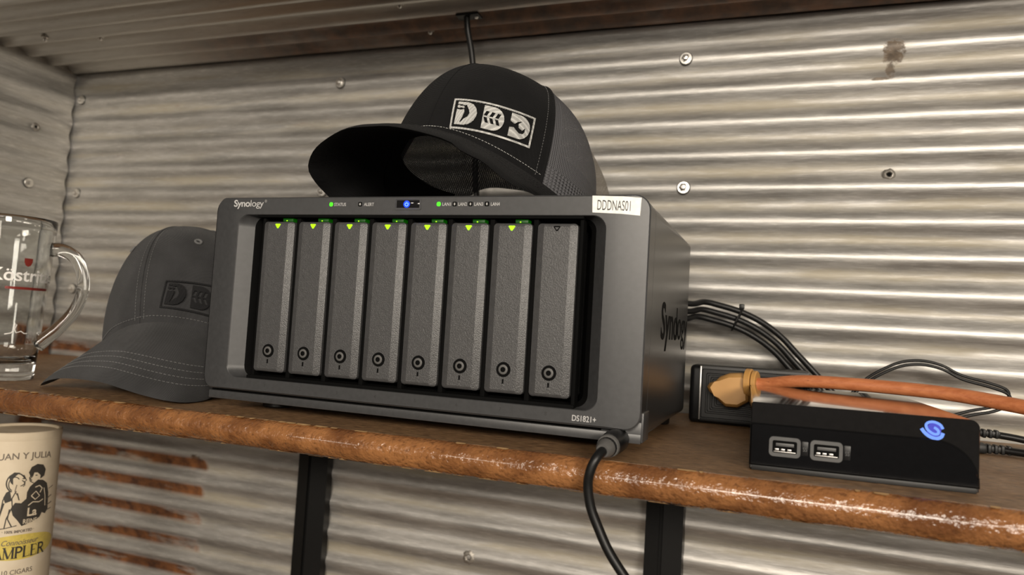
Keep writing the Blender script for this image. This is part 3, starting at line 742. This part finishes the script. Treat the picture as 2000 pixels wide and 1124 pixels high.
# ------------------------------------------------------------------ beer mug
mug = thing('beer_mug', 'clear tall glass beer mug with white print, at the left end of the shelf', 'mug', (-275, 39.5, 0))
def mr(z): return 28.0 + 9.0 * (z / 163) ** .9
prof = [(0, 1.2), (20, .8), (26, 0), (28, 1.5)] + [(mr(z), z) for z in (8, 20, 35, 60, 90, 120, 140, 152)] + [(mr(154) - .3, 154.4), (mr(154) - 1.3, 155), (mr(154) - 2.3, 154.2)] + [(mr(z) - 3.2, z) for z in (145, 120, 90, 60, 35, 24)] + [(mr(20) - 6, 17.5), (14, 15.2), (0, 14.8)]
mb = MB(); mb.lathe(prof, 64); obj('glass_body', mb, M['glass'], mug, angle=75)
hd = Vector((.80, .60, 0)).normalized()
pts2 = [(mr(128) - 1.2, 127), (mr(126) + 9, 127), (mr(120) + 21, 120), (mr(100) + 29, 104), (mr(85) + 31, 88), (mr(66) + 26, 68), (mr(50) + 15, 51), (mr(40) + 6, 41), (mr(34) - 1.2, 33)]
hp = smoothpath([hd * r_ + Vector((0, 0, z_)) for r_, z_ in pts2], 6)
mb = MB(); mb.tube(hp, [5.2 + 1.8 * abs(i / (len(hp) - 1) - .5) * 2 for i in range(len(hp))], 14); obj('handle', mb, M['glass'], mug, angle=75)
def wrap(mb, R0, ang, zc, lean=0.0, o=.25):
    """x, y of a flat drawing -> round a cylinder: ang is the world angle its middle faces."""
    def g(p):
        r_ = (R0(zc + p.y) if callable(R0) else R0) + o + p.z; a = ang + p.x / r_
        return Vector((r_ * math.cos(a), r_ * math.sin(a), zc + p.y))
    return mb.xf(g)
fa = math.atan2(-453 - 46, 419 + 266) + R(33)
t = text2d('Köstritzer', 16.5, .02, .25, 'CENTER', 1.0, 3.0); obj('mug_lettering', wrap(t, mr, fa, 94), M['frost'], mug, smooth=False)
t = flat2d([[(-21, 0), (21, 0), (21, 2.4), (-21, 2.4)]], .02, 3.0); obj('red_line', wrap(t, mr, fa, 86), M['red'], mug, smooth=False)
t = flat2d([[(-3.6, 4.5), (3.6, 4.5), (3.6, 1), (2.2, -2.2), (0, -3.4), (-2.2, -2.2), (-3.6, 1)]], .02, 3.0); obj('red_crest', wrap(t, mr, fa - R(8), 111), M['red'], mug, smooth=False)
sw = [stroke([(-9, 0), (-4, 1.2), (-1, 6), (0, 9), (-1.5, 10), (-2, 6), (0, 1.5), (4, 3), (7, 1), (10, 1)], .9)]
t = flat2d(sw, .02, 3.0); obj('white_signature', wrap(t, mr, fa - R(14), 44), M['frost'], mug, smooth=False)

# ------------------------------------------------------------------ cigar canister
CAN = Vector((-292, 78, -355)); CR = 37.0; CH = 303
can = thing('cigar_canister', 'round cream cardboard cigar canister with printed couple and yellow oval, below the shelf', 'canister', CAN)
mb = MB(); mb.lathe([(CR - 1.5, 0), (CR, 1.5), (CR, CH - 8)], 64, (0, 0), True); obj('tube_body', mb, M['paper'], can)
mb = MB(); mb.lathe([(CR + .05, CH - 8), (CR + .3, CH - 7), (CR + .3, CH - 1), (CR - .6, CH), (CR - 3, CH - .2), (CR - 4, CH - 2.5), (0, CH - 2.5)], 64); obj('lid', mb, M['paper'], can)
ca = math.atan2(-453 - 78, 419 + 292) + R(11)
UP = 7.5
def cp(mb, z, mat, name, dx=0.0, o=.15): return obj(name, wrap(mb.xf(lambda p: p + Vector((dx, 0, 0))), CR, ca, z + UP, 0, o), M[mat], can, smooth=False)
ZL = CH - 8
def arched(s, size, rise, half, sx=.9):
    t = text2d(s, size, .02, .12, 'CENTER', sx, 3.0); t.xf(lambda p: Vector((p.x, p.y + rise * (1 - (p.x / half) ** 2), p.z))); return t
cp(arched('JUAN Y JULIA', 8.6, 2.6, 32, .98), 268, 'midink', 'label_lettering')
# couple: her on the left, him on the right holding her (flat dark print)
fig = {
 'ink': [[(8, 26), (6, 31), (8, 36), (13, 38.5), (19, 37), (22, 32), (21, 26), (17, 23.5), (17, 27), (14, 30), (11, 30.5), (9.5, 28)],
         [(11, 20), (15, 23), (20, 22), (25, 18), (28, 8), (29, -8), (26, -12), (22, -10), (20, -14), (14, -17), (4, -20), (0, -14), (-4, -9), (-6, -2), (-3, 3), (2, 2), (6, 6), (6, 12), (8, 17)],
         stroke(arc(-4, 22, 7.5, 9, 20, 250, 16), 1.1), stroke(arc(-5, 21, 4.6, 6.5, 40, 250, 12), .8), stroke([(2, 29), (3.4, 26), (4.6, 23.6), (3.2, 22.8), (3.6, 21), (2, 19.5), (0, 18.5)], .8), stroke([(1, 25.6), (2.8, 25.4)], .8), stroke([(10.5, 30.5), (9.5, 27), (7.6, 24.6), (9, 23.6), (8.6, 21.6), (11, 20.5)], .8), stroke([(12, 27.6), (14, 27.4)], .9),
         stroke([(-9, 14), (-13, 6), (-14, -4), (-18, -14), (-19, -22)], .9), stroke([(-3, 14), (-6, 7), (-5, -1), (-9, -12), (-10, -21)], .9), stroke([(-19, -22), (-10, -21), (0, -19)], .8),
         [(-11, 3), (-13, 8), (-11, 13), (-8, 15), (-7, 10), (-6, 5)], [(-8, 22), (-10, 28), (-6, 32), (-1, 31.5), (-4, 29), (-6.5, 26), (-6, 20)],
         stroke([(-12, 3), (-14, -6), (-16, -16), (-15, -22)], 1.2), stroke([(-7, -3), (-8, -12), (-4, -20)], 1.0), stroke([(1, 24), (3, 22), (3.5, 19), (2, 18)], .8), stroke([(9, 29), (7, 26), (8, 22)], .9), stroke([(-2, 12), (0, 5)], .9)],
 'midink': [stroke([(25, 2), (33, 5)], 1.2), stroke([(27, -4), (34, -2)], 1.2), stroke([(27, -9), (34, -8)], 1.0), stroke([(28, 12), (34, 14)], .8), stroke([(-3, 20), (-4, 14), (-2, 10)], .8), stroke([(-18, 5), (-22, 3)], .8)],
 'paper': [stroke([(13, 16), (17, 17), (20, 14), (18, 10)], 1.0), stroke([(10, 8), (14, 12), (18, 7), (14, 4), (10, 8)], .9), stroke([(8, -1), (12, 2), (18, 1), (22, 3)], .9), stroke([(22, 14), (24, 6), (25, -4)], .8)]}
for k, shapes in fig.items():
    mbx = MB()
    for sh in shapes:
        p = flat2d([[(x, y) for x, y in sh]], .02, 3.0); mbx.add(p.v, p.f)
    cp(mbx, 226, k, 'couple_print', -2.0, .15 if k != 'paper' else .3)
cp(text2d('La', 11, .02, .3, 'CENTER', .9, 3.0), 215, 'paper', 'label_lettering', 10, .35)
cp(text2d('REINE', 6.0, .02, .1, 'CENTER', .8, 3.0), 208, 'paper', 'label_lettering', 9, .35)
cp(arched('· 100% IMPORTED ·', 3.6, -1.5, 30, .9), 201.5, 'midink', 'label_lettering')
cp(flat2d([arc(0, 0, 38, 12, 0, 360, 40)], .02, 3.0), 186, 'yellow', 'yellow_oval', 2)
t = text2d('Connoisseur', 7.2, .02, .05, 'CENTER', .85, 3.0); t.xf(lambda p: Vector((p.x + p.y * .3, p.y, p.z))); cp(t, 188.5, 'midink', 'label_lettering', 2, .35)
def serif_word(word, h):
    """Thick-and-thin roman capitals with serifs."""
    G = {'S': ([arc(3.1, 7.5, 2.5, 2.2, 20, 250, 12), arc(3.1, 2.8, 2.6, 2.4, 100, -150, 12)], 6.4), 'A': ([[(.8, 0), (3.7, 10)], [(3.7, 10), (6.8, 0)], [(1.9, 3.4), (5.5, 3.4)]], 7.8), 'M': ([[(1, 0), (1, 10)], [(1, 10), (4.4, 0)], [(4.4, 0), (7.8, 10)], [(7.8, 10), (7.8, 0)]], 9.2),
         'P': ([[(1.2, 0), (1.2, 10)], [(1.2, 9.7), (3.2, 9.7)] + arc(3.2, 7.3, 2.3, 2.4, 90, -90, 10) + [(1.2, 4.9)]], 6.4), 'L': ([[(1.2, 0), (1.2, 10)], [(1.2, .3), (5.6, .3), (5.8, 2.0)]], 6.4), 'E': ([[(1.2, 0), (1.2, 10)], [(1.2, .3), (5.6, .3), (5.8, 2)], [(1.2, 5.1), (4.4, 5.1)], [(1.2, 9.7), (5.3, 9.7), (5.5, 8.2)]], 6.6),
         'R': ([[(1.2, 0), (1.2, 10)], [(1.2, 9.7), (3.4, 9.7)] + arc(3.4, 7.4, 2.3, 2.3, 90, -90, 10) + [(1.2, 5.1)], [(3.4, 5.1), (6.8, 0)]], 7.2)}
    mb = MB(); x = 0; k = h / 10
    for ch in word:
        st, adv = G[ch]
        for pl in st:
            d = (pl[-1][0] - pl[0][0], pl[-1][1] - pl[0][1]); thick = 1.55 if (len(pl) == 2 and abs(d[1]) > 4 and d[0] * d[1] <= 0 and not (ch == 'M' and pl[0][0] == 1 and d[0] == 0)) or (len(pl) > 6) else .6
            if ch == 'S': thick = 1.3
            p = flat2d([stroke([((x + a) * k, b * k) for a, b in pl], thick * k)], .02, 3.0); mb.add(p.v, p.f)
            if len(pl) == 2 and abs(d[1]) > 4:
                for a, b in pl:
                    if b in (0, 10) and not (ch in 'AM' and (a, b) in ((3.7, 10), (4.4, 0))):
                        p = flat2d([[((x + a - 1.25) * k, b * k - .3 * k), ((x + a + 1.25) * k, b * k - .3 * k), ((x + a + 1.25) * k, b * k + .3 * k), ((x + a - 1.25) * k, b * k + .3 * k)]], .02, 3.0); mb.add(p.v, p.f)
        x += adv
    return mb.xf(lambda p: Vector((p.x - x * k / 2, p.y, p.z)))
cp(serif_word('SAMPLER', 10.5), 176, 'ink', 'label_lettering', 0, .4)
cp(text2d('10 CIGARS', 6.4, .02, .05, 'CENTER', .9, 3.0), 160.5, 'midink', 'label_lettering', 2)

# ------------------------------------------------------------------ external hard drive
hub = thing('external_hard_drive', 'glossy black external hard drive with two USB ports and glowing blue swirl, on the shelf', 'hard drive', (407.3, 17.5, 0), (0, 0, R(2.0)))
HW, HH, HD = 121.5, 41.0, 197.0
def hubsec(y, k=0.0):
    out = [(k, y, 1 + k), (HW - k, y, 1 + k)]
    for i in range(9):
        a = R(90 * i / 8); out.append((HW - 5 - k + 5 * math.cos(a) , y, HH - 5 - k + 5 * math.sin(a)))
    for i in range(5):
        a = R(90 + 90 * i / 4); out.append((1.2 + k + 1.2 * math.cos(a), y, HH - 1.2 - k + 1.2 * math.sin(a)))
    return out
mb = MB(); mb.loft([hubsec(.7, .5), hubsec(1.2), hubsec(HD - 1.5), hubsec(HD, 1.2)], True, True, True); obj('lid_shell', mb, M['gloss'], hub, angle=28)
def panel(k, y):
    pts = [(.2 + k, y, 3.6 + k), (HW - .2 - k, y, 3.6 + k), (HW - .4 - k, y, 9)]
    for i in range(13):
        a = R(5 + 85 * i / 12); pts.append((HW - 24.6 - k + 24 * math.cos(a), y, 28.2 - 22 - k + 22 * math.sin(a)))
    return pts + [(1.2 + k, y, 28.2 - k), (.2 + k, y, 27.4 - k)]
mb = MB(); mb.loft([panel(0, 4), panel(0, .1), panel(.5, -.5)], True, False, True); obj('front_panel', mb, M['panel'], hub, angle=35)
mb = MB(); mb.box(1.0, HW - 1.0, .6, HD - 2, 0, 4.2, .6); obj('base_rim', mb, M['black'], hub)
mb = MB(); gl = panel(-.5, .55); mb.loft([gl, panel(1.0, .55)]); obj('panel_groove', mb, M['seam'], hub)
for px in (19.6, 42.6):
    z = 15.6
    mb = MB(); mb.loft([rrect(px - 9, px + 9, z - 6.0, z + 6.0, 2.6, 4, -.5), rrect(px - 8.8, px + 8.8, z - 5.8, z + 5.8, 2.5, 4, -.9), rrect(px - 6.9, px + 6.9, z - 3.7, z + 3.7, 1.0, 4, -.9), rrect(px - 6.7, px + 6.7, z - 3.5, z + 3.5, .9, 4, .3)])
    pf = obj('usb_port', mb, M['grey'], hub)
    mb = MB(); mb.add([(px - 6.8, -.56, z - 3.6), (px + 6.8, -.56, z - 3.6), (px + 6.8, -.56, z + 3.6), (px - 6.8, -.56, z + 3.6)], [(0, 1, 2, 3)]); obj('port_cavity', mb, M['seam'], pf, smooth=False)
    mb = MB(); mb.box(px - 5.0, px + 5.2, -.8, -.56, z + .3, z + 2.2, .1); obj('port_tongue', mb, M['grey'], pf)
    mb = MB()
    for dx in (-4.6, -1.2, 2.4): mb.box(px + dx - .9, px + dx + 1.4, -.75, -.56, z - 2.6, z - 1.1, .1)
    mb.box(px - 6.2, px + 6.2, -.7, -.56, z - 3.4, z - 2.7, .1); obj('contact_springs', mb, M['steel'], pf)
    mb = MB(); mb.box(px + 9.4, px + 13.2, -.62, -.45, z - 4.0, z + 4.4, .3); tg = obj('port_mark', mb, M['satin'], hub)
    tt = text2d('⚡' if False else 'ϟ' if False else 'SS', 3.4, .02, 0, 'CENTER', .8); on_front(tt, px + 11.3, z - 1.4, -.66); obj('port_symbol', tt, M['grey'], tg, smooth=False)
def sw_path(pts): return [(p.x, p.y) for p in smoothpath([(a, b, 0) for a, b in pts], 6)]
s1 = sw_path([(-5.6, .5), (-3.8, -1.9), (-1.2, -3.8), (1.9, -4.6), (4.4, -3.5), (5.3, -1.2)])
s2 = sw_path([(5.2, 1.0), (3.9, 3.2), (1.2, 4.5), (-1.4, 4.4), (-3.2, 3), (-2.9, .7), (-1.2, -1.1), (.9, -2.2), (2.7, -1.9), (3.0, -.4), (1.9, .9), (.7, 1.5)])
bk = flat2d([arc(.7, .0, 3.7, 4.2, 0, 360, 24)], .03); on_front(bk, 97.8, 33.4, .62); lg = obj('swirl_glow', bk, M['logo_deep'], hub, smooth=False)
for s_, w_ in ((s1, 1.9), (s2, 1.45)):
    m_ = flat2d([stroke(s_, w_)], .03); on_front(m_, 97.8, 33.4, .55); obj('swirl_light', m_, M['logo_blue'], lg, smooth=False)

# ------------------------------------------------------------------ power strip, plug and cords
strip = thing('power_strip', 'black box-shaped power strip against the corrugated wall, right of the storage box', 'power strip', (346, 244, 0))
mb = MB(); mb.box(0, 104, 2, 56, .3, 54, 4.5, 3); obj('strip_body', mb, M['satin'], strip)
mb = MB(); mb.loft([rrect(9.5, 103, 3, 53.5, 1.2, 4, 3), rrect(9.5, 103, 3, 53.5, 1.2, 4, -.6), rrect(10.3, 102, 4, 52.6, 1, 4, -.9), rrect(11.4, 101, 6, 50.5, 1, 4, -.9), rrect(11.8, 100.5, 6.4, 50, 1, 4, .6)], True, False, True); obj('face_frame', mb, M['satin'], strip)
mb = MB(); mb.box(9.2, 10.7, -1.2, 2, 4, 53, .3); rail = obj('edge_rail', mb, M['steel'], strip); rail['label'] = 'bright vertical edge rail'
for k in range(3):
    i = 15 + 4 * k; mb = MB(); mb.loft([rrect(i, 104 - 4 * k, 10 + 3.4 * k, 47 - 3.4 * k, 1.5, 4, .5), rrect(i + .5, 103.5 - 4 * k, 10.5 + 3.4 * k, 46.5 - 3.4 * k, 1.5, 4, -.4), rrect(i + 1.6, 102.4 - 4 * k, 11.6 + 3.4 * k, 45.4 - 3.4 * k, 1.5, 4, -.4), rrect(i + 2, 102 - 4 * k, 12 + 3.4 * k, 45 - 3.4 * k, 1.5, 4, .5)]); obj('outlet_ridge', mb, M['satin'], strip)

cord = thing('extension_cord', 'orange extension cord with tan flat plug, running across over the hard drive', 'extension cord', (384, 243, 34))
def plug_outline(k):
    pts = [(-21 + k, 1), (-19 + k, 4.5), (-14, 6.5), (-10, 11 - k), (-2, 14.5 - k), (8, 15.5 - k), (14, 14 - k), (16 - k, 12 - k), (16 - k, -9 + k), (13, -11 + k), (6, -15.5 + k), (-4, -15.5 + k), (-10, -11 + k), (-14, -6), (-19 + k, -3)]
    return pts
mb = MB(); mb.loft([[(x, y, z) for x, z in plug_outline(k)] for y, k in ((0, 0), (-12, 0), (-17, 1.2), (-20, 3.5))], True, True, True)
# two flats across the grip
obj('plug_body', mb, M['tan'], cord, angle=50)
ax = Vector((.97, -.22, .02)).normalized(); base = Vector((15, -13, 7.5))
def disc(d0, d1, r): m_ = MB(); m_.tube([base + ax * d0, base + ax * (d0 + .01), base + ax * (d1 - .8), base + ax * d1], [r - .8, r, r, r - .8], 24); return m_
mb = MB()
for d0, d1, r in ((-2, 3, 12.5), (3.8, 7.5, 11)):
    m_ = disc(d0, d1, r); mb.add(m_.v, m_.f)
obj('plug_collar', mb, M['tan'], cord, angle=35)
cp_ = [base + ax * 4 + Vector((384, 243, 34)), base + ax * 14 + Vector((384, 243, 34)), (440, 214, 46.9), (474, 203, 48.2), (510, 192, 48.2), (543, 179, 47.4), (573, 162, 44.6), (605, 140, 40), (680, 95, 26), (760, 60, 12), (860, 40, 6)]
mb = MB(); mb.tube(smoothpath(cp_, 8), 5.3, 16); off(mb, (384, 243, 34)); obj('orange_cord', mb, M['orange'], cord)

def cable(name, label, pts, r, cat='cable', mat='cable', group=None, k=7):
    P = smoothpath(pts, k); b = Vector(pts[0]); o = obj(name, off(MB().tube(P, r, 10), b), M[mat], None, loc=b)
    return tag(o, label, cat, group)
bund = [(318, 258, 106), (339, 272, 104), (350, 283, 107), (364.5, 290, 104.5), (383.5, 297, 99.5), (402.4, 303, 91), (421, 309, 78), (437.5, 313, 61), (454, 315, 44), (472, 316, 25), (492, 314, 12.2)]
lab = ['black power cable arching from behind the storage box, uppermost of three', 'black power cable arching from behind the storage box, middle of three', 'black power cable arching from behind the storage box, lowest of three']
for i, (dx, dy, dz) in enumerate(((3.0, -1.0, 7.4), (0, 1.2, 0), (-3.0, -1.8, -7.4))):
    q = [(x + dx, y + dy, max(4.2, z + dz)) for j, (x, y, z) in enumerate(bund)]
    cable('power_cable', lab[i], q, 3.0, group='bundled black power cables')
mb = MB(); c0 = Vector((384, 297, 99.5)); 
mb.tube([c0 + Vector((math.cos(a) * 5.0, math.sin(a) * 5.8, math.cos(a) * 11.4)) for a in np.linspace(0, 2 * math.pi, 25)], 1.1, 6, False)
mb.box(c0.x + 1, c0.x + 6, c0.y - 3, c0.y + 2, c0.z + 10, c0.z + 15, .8); off(mb, c0)
tag(obj('cable_tie', mb, M['cable'], None, loc=c0), 'small black cable tie round the three arching power cables', 'cable tie')
lp = [(479, 296, 4), (482, 298, 14), (489, 300, 34), (499.6, 302, 47), (512.2, 301, 56.8), (528.8, 301, 65.6), (545.4, 301, 68.2), (561.8, 301, 65.2), (578, 301, 57.3), (597.8, 299, 52.5), (611.0, 297, 47.8), (612.7, 295, 41.2), (607.8, 295, 35.4), (598.2, 294, 30.9), (580.7, 294, 25.7), (556, 292, 15), (536, 288, 4)]
for i, s in enumerate((1.75, -1.75)):
    cable('thin_cable', ['thin black cable looping up behind the orange cord, upper strand of a pair', 'thin black cable looping up behind the orange cord, lower strand of a pair'][i], [(x, y + s * 1.25, max(2.2, z + s)) for x, y, z in lp], 1.35, group='paired thin black strands')

def lying(label, y0, zz, pr):
    t = thing('plugged_cable', label, 'cable', (560, y0, 0), group='cable ends lying right of the hard drive')
    mb = MB(); mb.box(-12, 20, -6, 6, zz, zz + 8, 2.2, 2); obj('plug_shell', mb, M['cable'], t)
    mb = MB()
    for k in range(4): mb.box(20 + k * 4.6, 22.8 + k * 4.6, -4.6 + .3 * k, 4.6 - .3 * k, zz + .5, zz + 7.5, .8)
    mb.box(19, 38, -3, 3, zz + 1.5, zz + 6.5, 1); obj('strain_relief', mb, M['cable'], t)
    mb = MB(); mb.tube(smoothpath([(Vector(p)) for p in pr], 6), 3.0, 10); obj('cable_cord', mb, M['cable'], t)
lying('black cable with ribbed plug lying near the wall, right of the hard drive', 262, 9, [(30, 0, 13), (50, 2, 11), (75, 4, 7), (110, 0, 4), (180, -8, 3.4), (300, -20, 3.3)])
lying('black cable with ribbed plug lying nearest the hard drive side', 226, .4, [(30, 0, 4.4), (45, -6, 4), (80, -22, 3.6), (120, -40, 3.4), (200, -70, 3.3), (300, -90, 3.3)])

usb = thing('hanging_usb_cable', 'black USB cable plugged into the front of the storage box, hanging over the shelf edge', 'cable', (329, 8, 11.5))
mb = MB(); mb.tube([(0, 2, 0), (0, -6, -.3), (-1, -14, -1), (-2, -23, -2.2), (-2.4, -26, -2.6)], [6.2, 7.4, 7.6, 6.6, 6.0], 20); mb.xf(lambda p: Vector((p.x, p.y, p.z))); obj('plug_shell', mb, M['satin'], usb)
for k in range(3):
    y = -19.5 - 2.3 * k; mb = MB(); mb.tube([(-1.7, y, -1.8), (-1.75, y - .9, -1.9)], 7.0 - .15 * k, 20); obj('grip_ring', mb, M['greyplug'], usb)
mb = MB(); mb.tube([(-2.4, -26, -2.6), (-2.8, -29.5, -3.2), (-3.2, -32, -3.8)], [5.8, 5.4, 4.0], 18); obj('strain_relief', mb, M['greyplug'], usb)
cc = smoothpath([(-3.0, -31, -3.6), (-5.5, -37, -7.5), (-8.4, -38.5, -15), (-9.6, -37.5, -24), (-7.6, -36.5, -36), (-2.8, -36, -47), (5.0, -36, -61), (18, -35, -78), (34, -32, -100), (48, -25, -150), (50, -20, -230)], 7)
mb = MB(); mb.tube(cc, 2.9, 14); obj('cord', mb, M['cable'], usb)

hang = thing('hanging_black_cord', 'black cord hanging from a plate on the corrugated ceiling, behind the trucker cap', 'cord', (89, 262, 419))
mb = MB(); mb.tube(smoothpath([(-2, -1, 2), (-1, 2, -16), (2.5, 12, -46), (4, 24, -100), (5.2, 36, -180), (6, 40, -200), (6.5, 42, -300), (7, 44, -414)], 6), 3.4, 12); obj('cord_length', mb, M['cable'], hang)
mb = MB(); mb.box(-13, 14, -7, 7, -2.6, -.2, .6); obj('ceiling_plate', mb, M['bracket'], hang)
for dx in (9,):
    mb = MB(); mb.lathe([(0, -4.6), (1.8, -4.2), (2.4, -2.6)], 12, (dx, 1)); obj('plate_screw', mb, M['zinc'], hang)
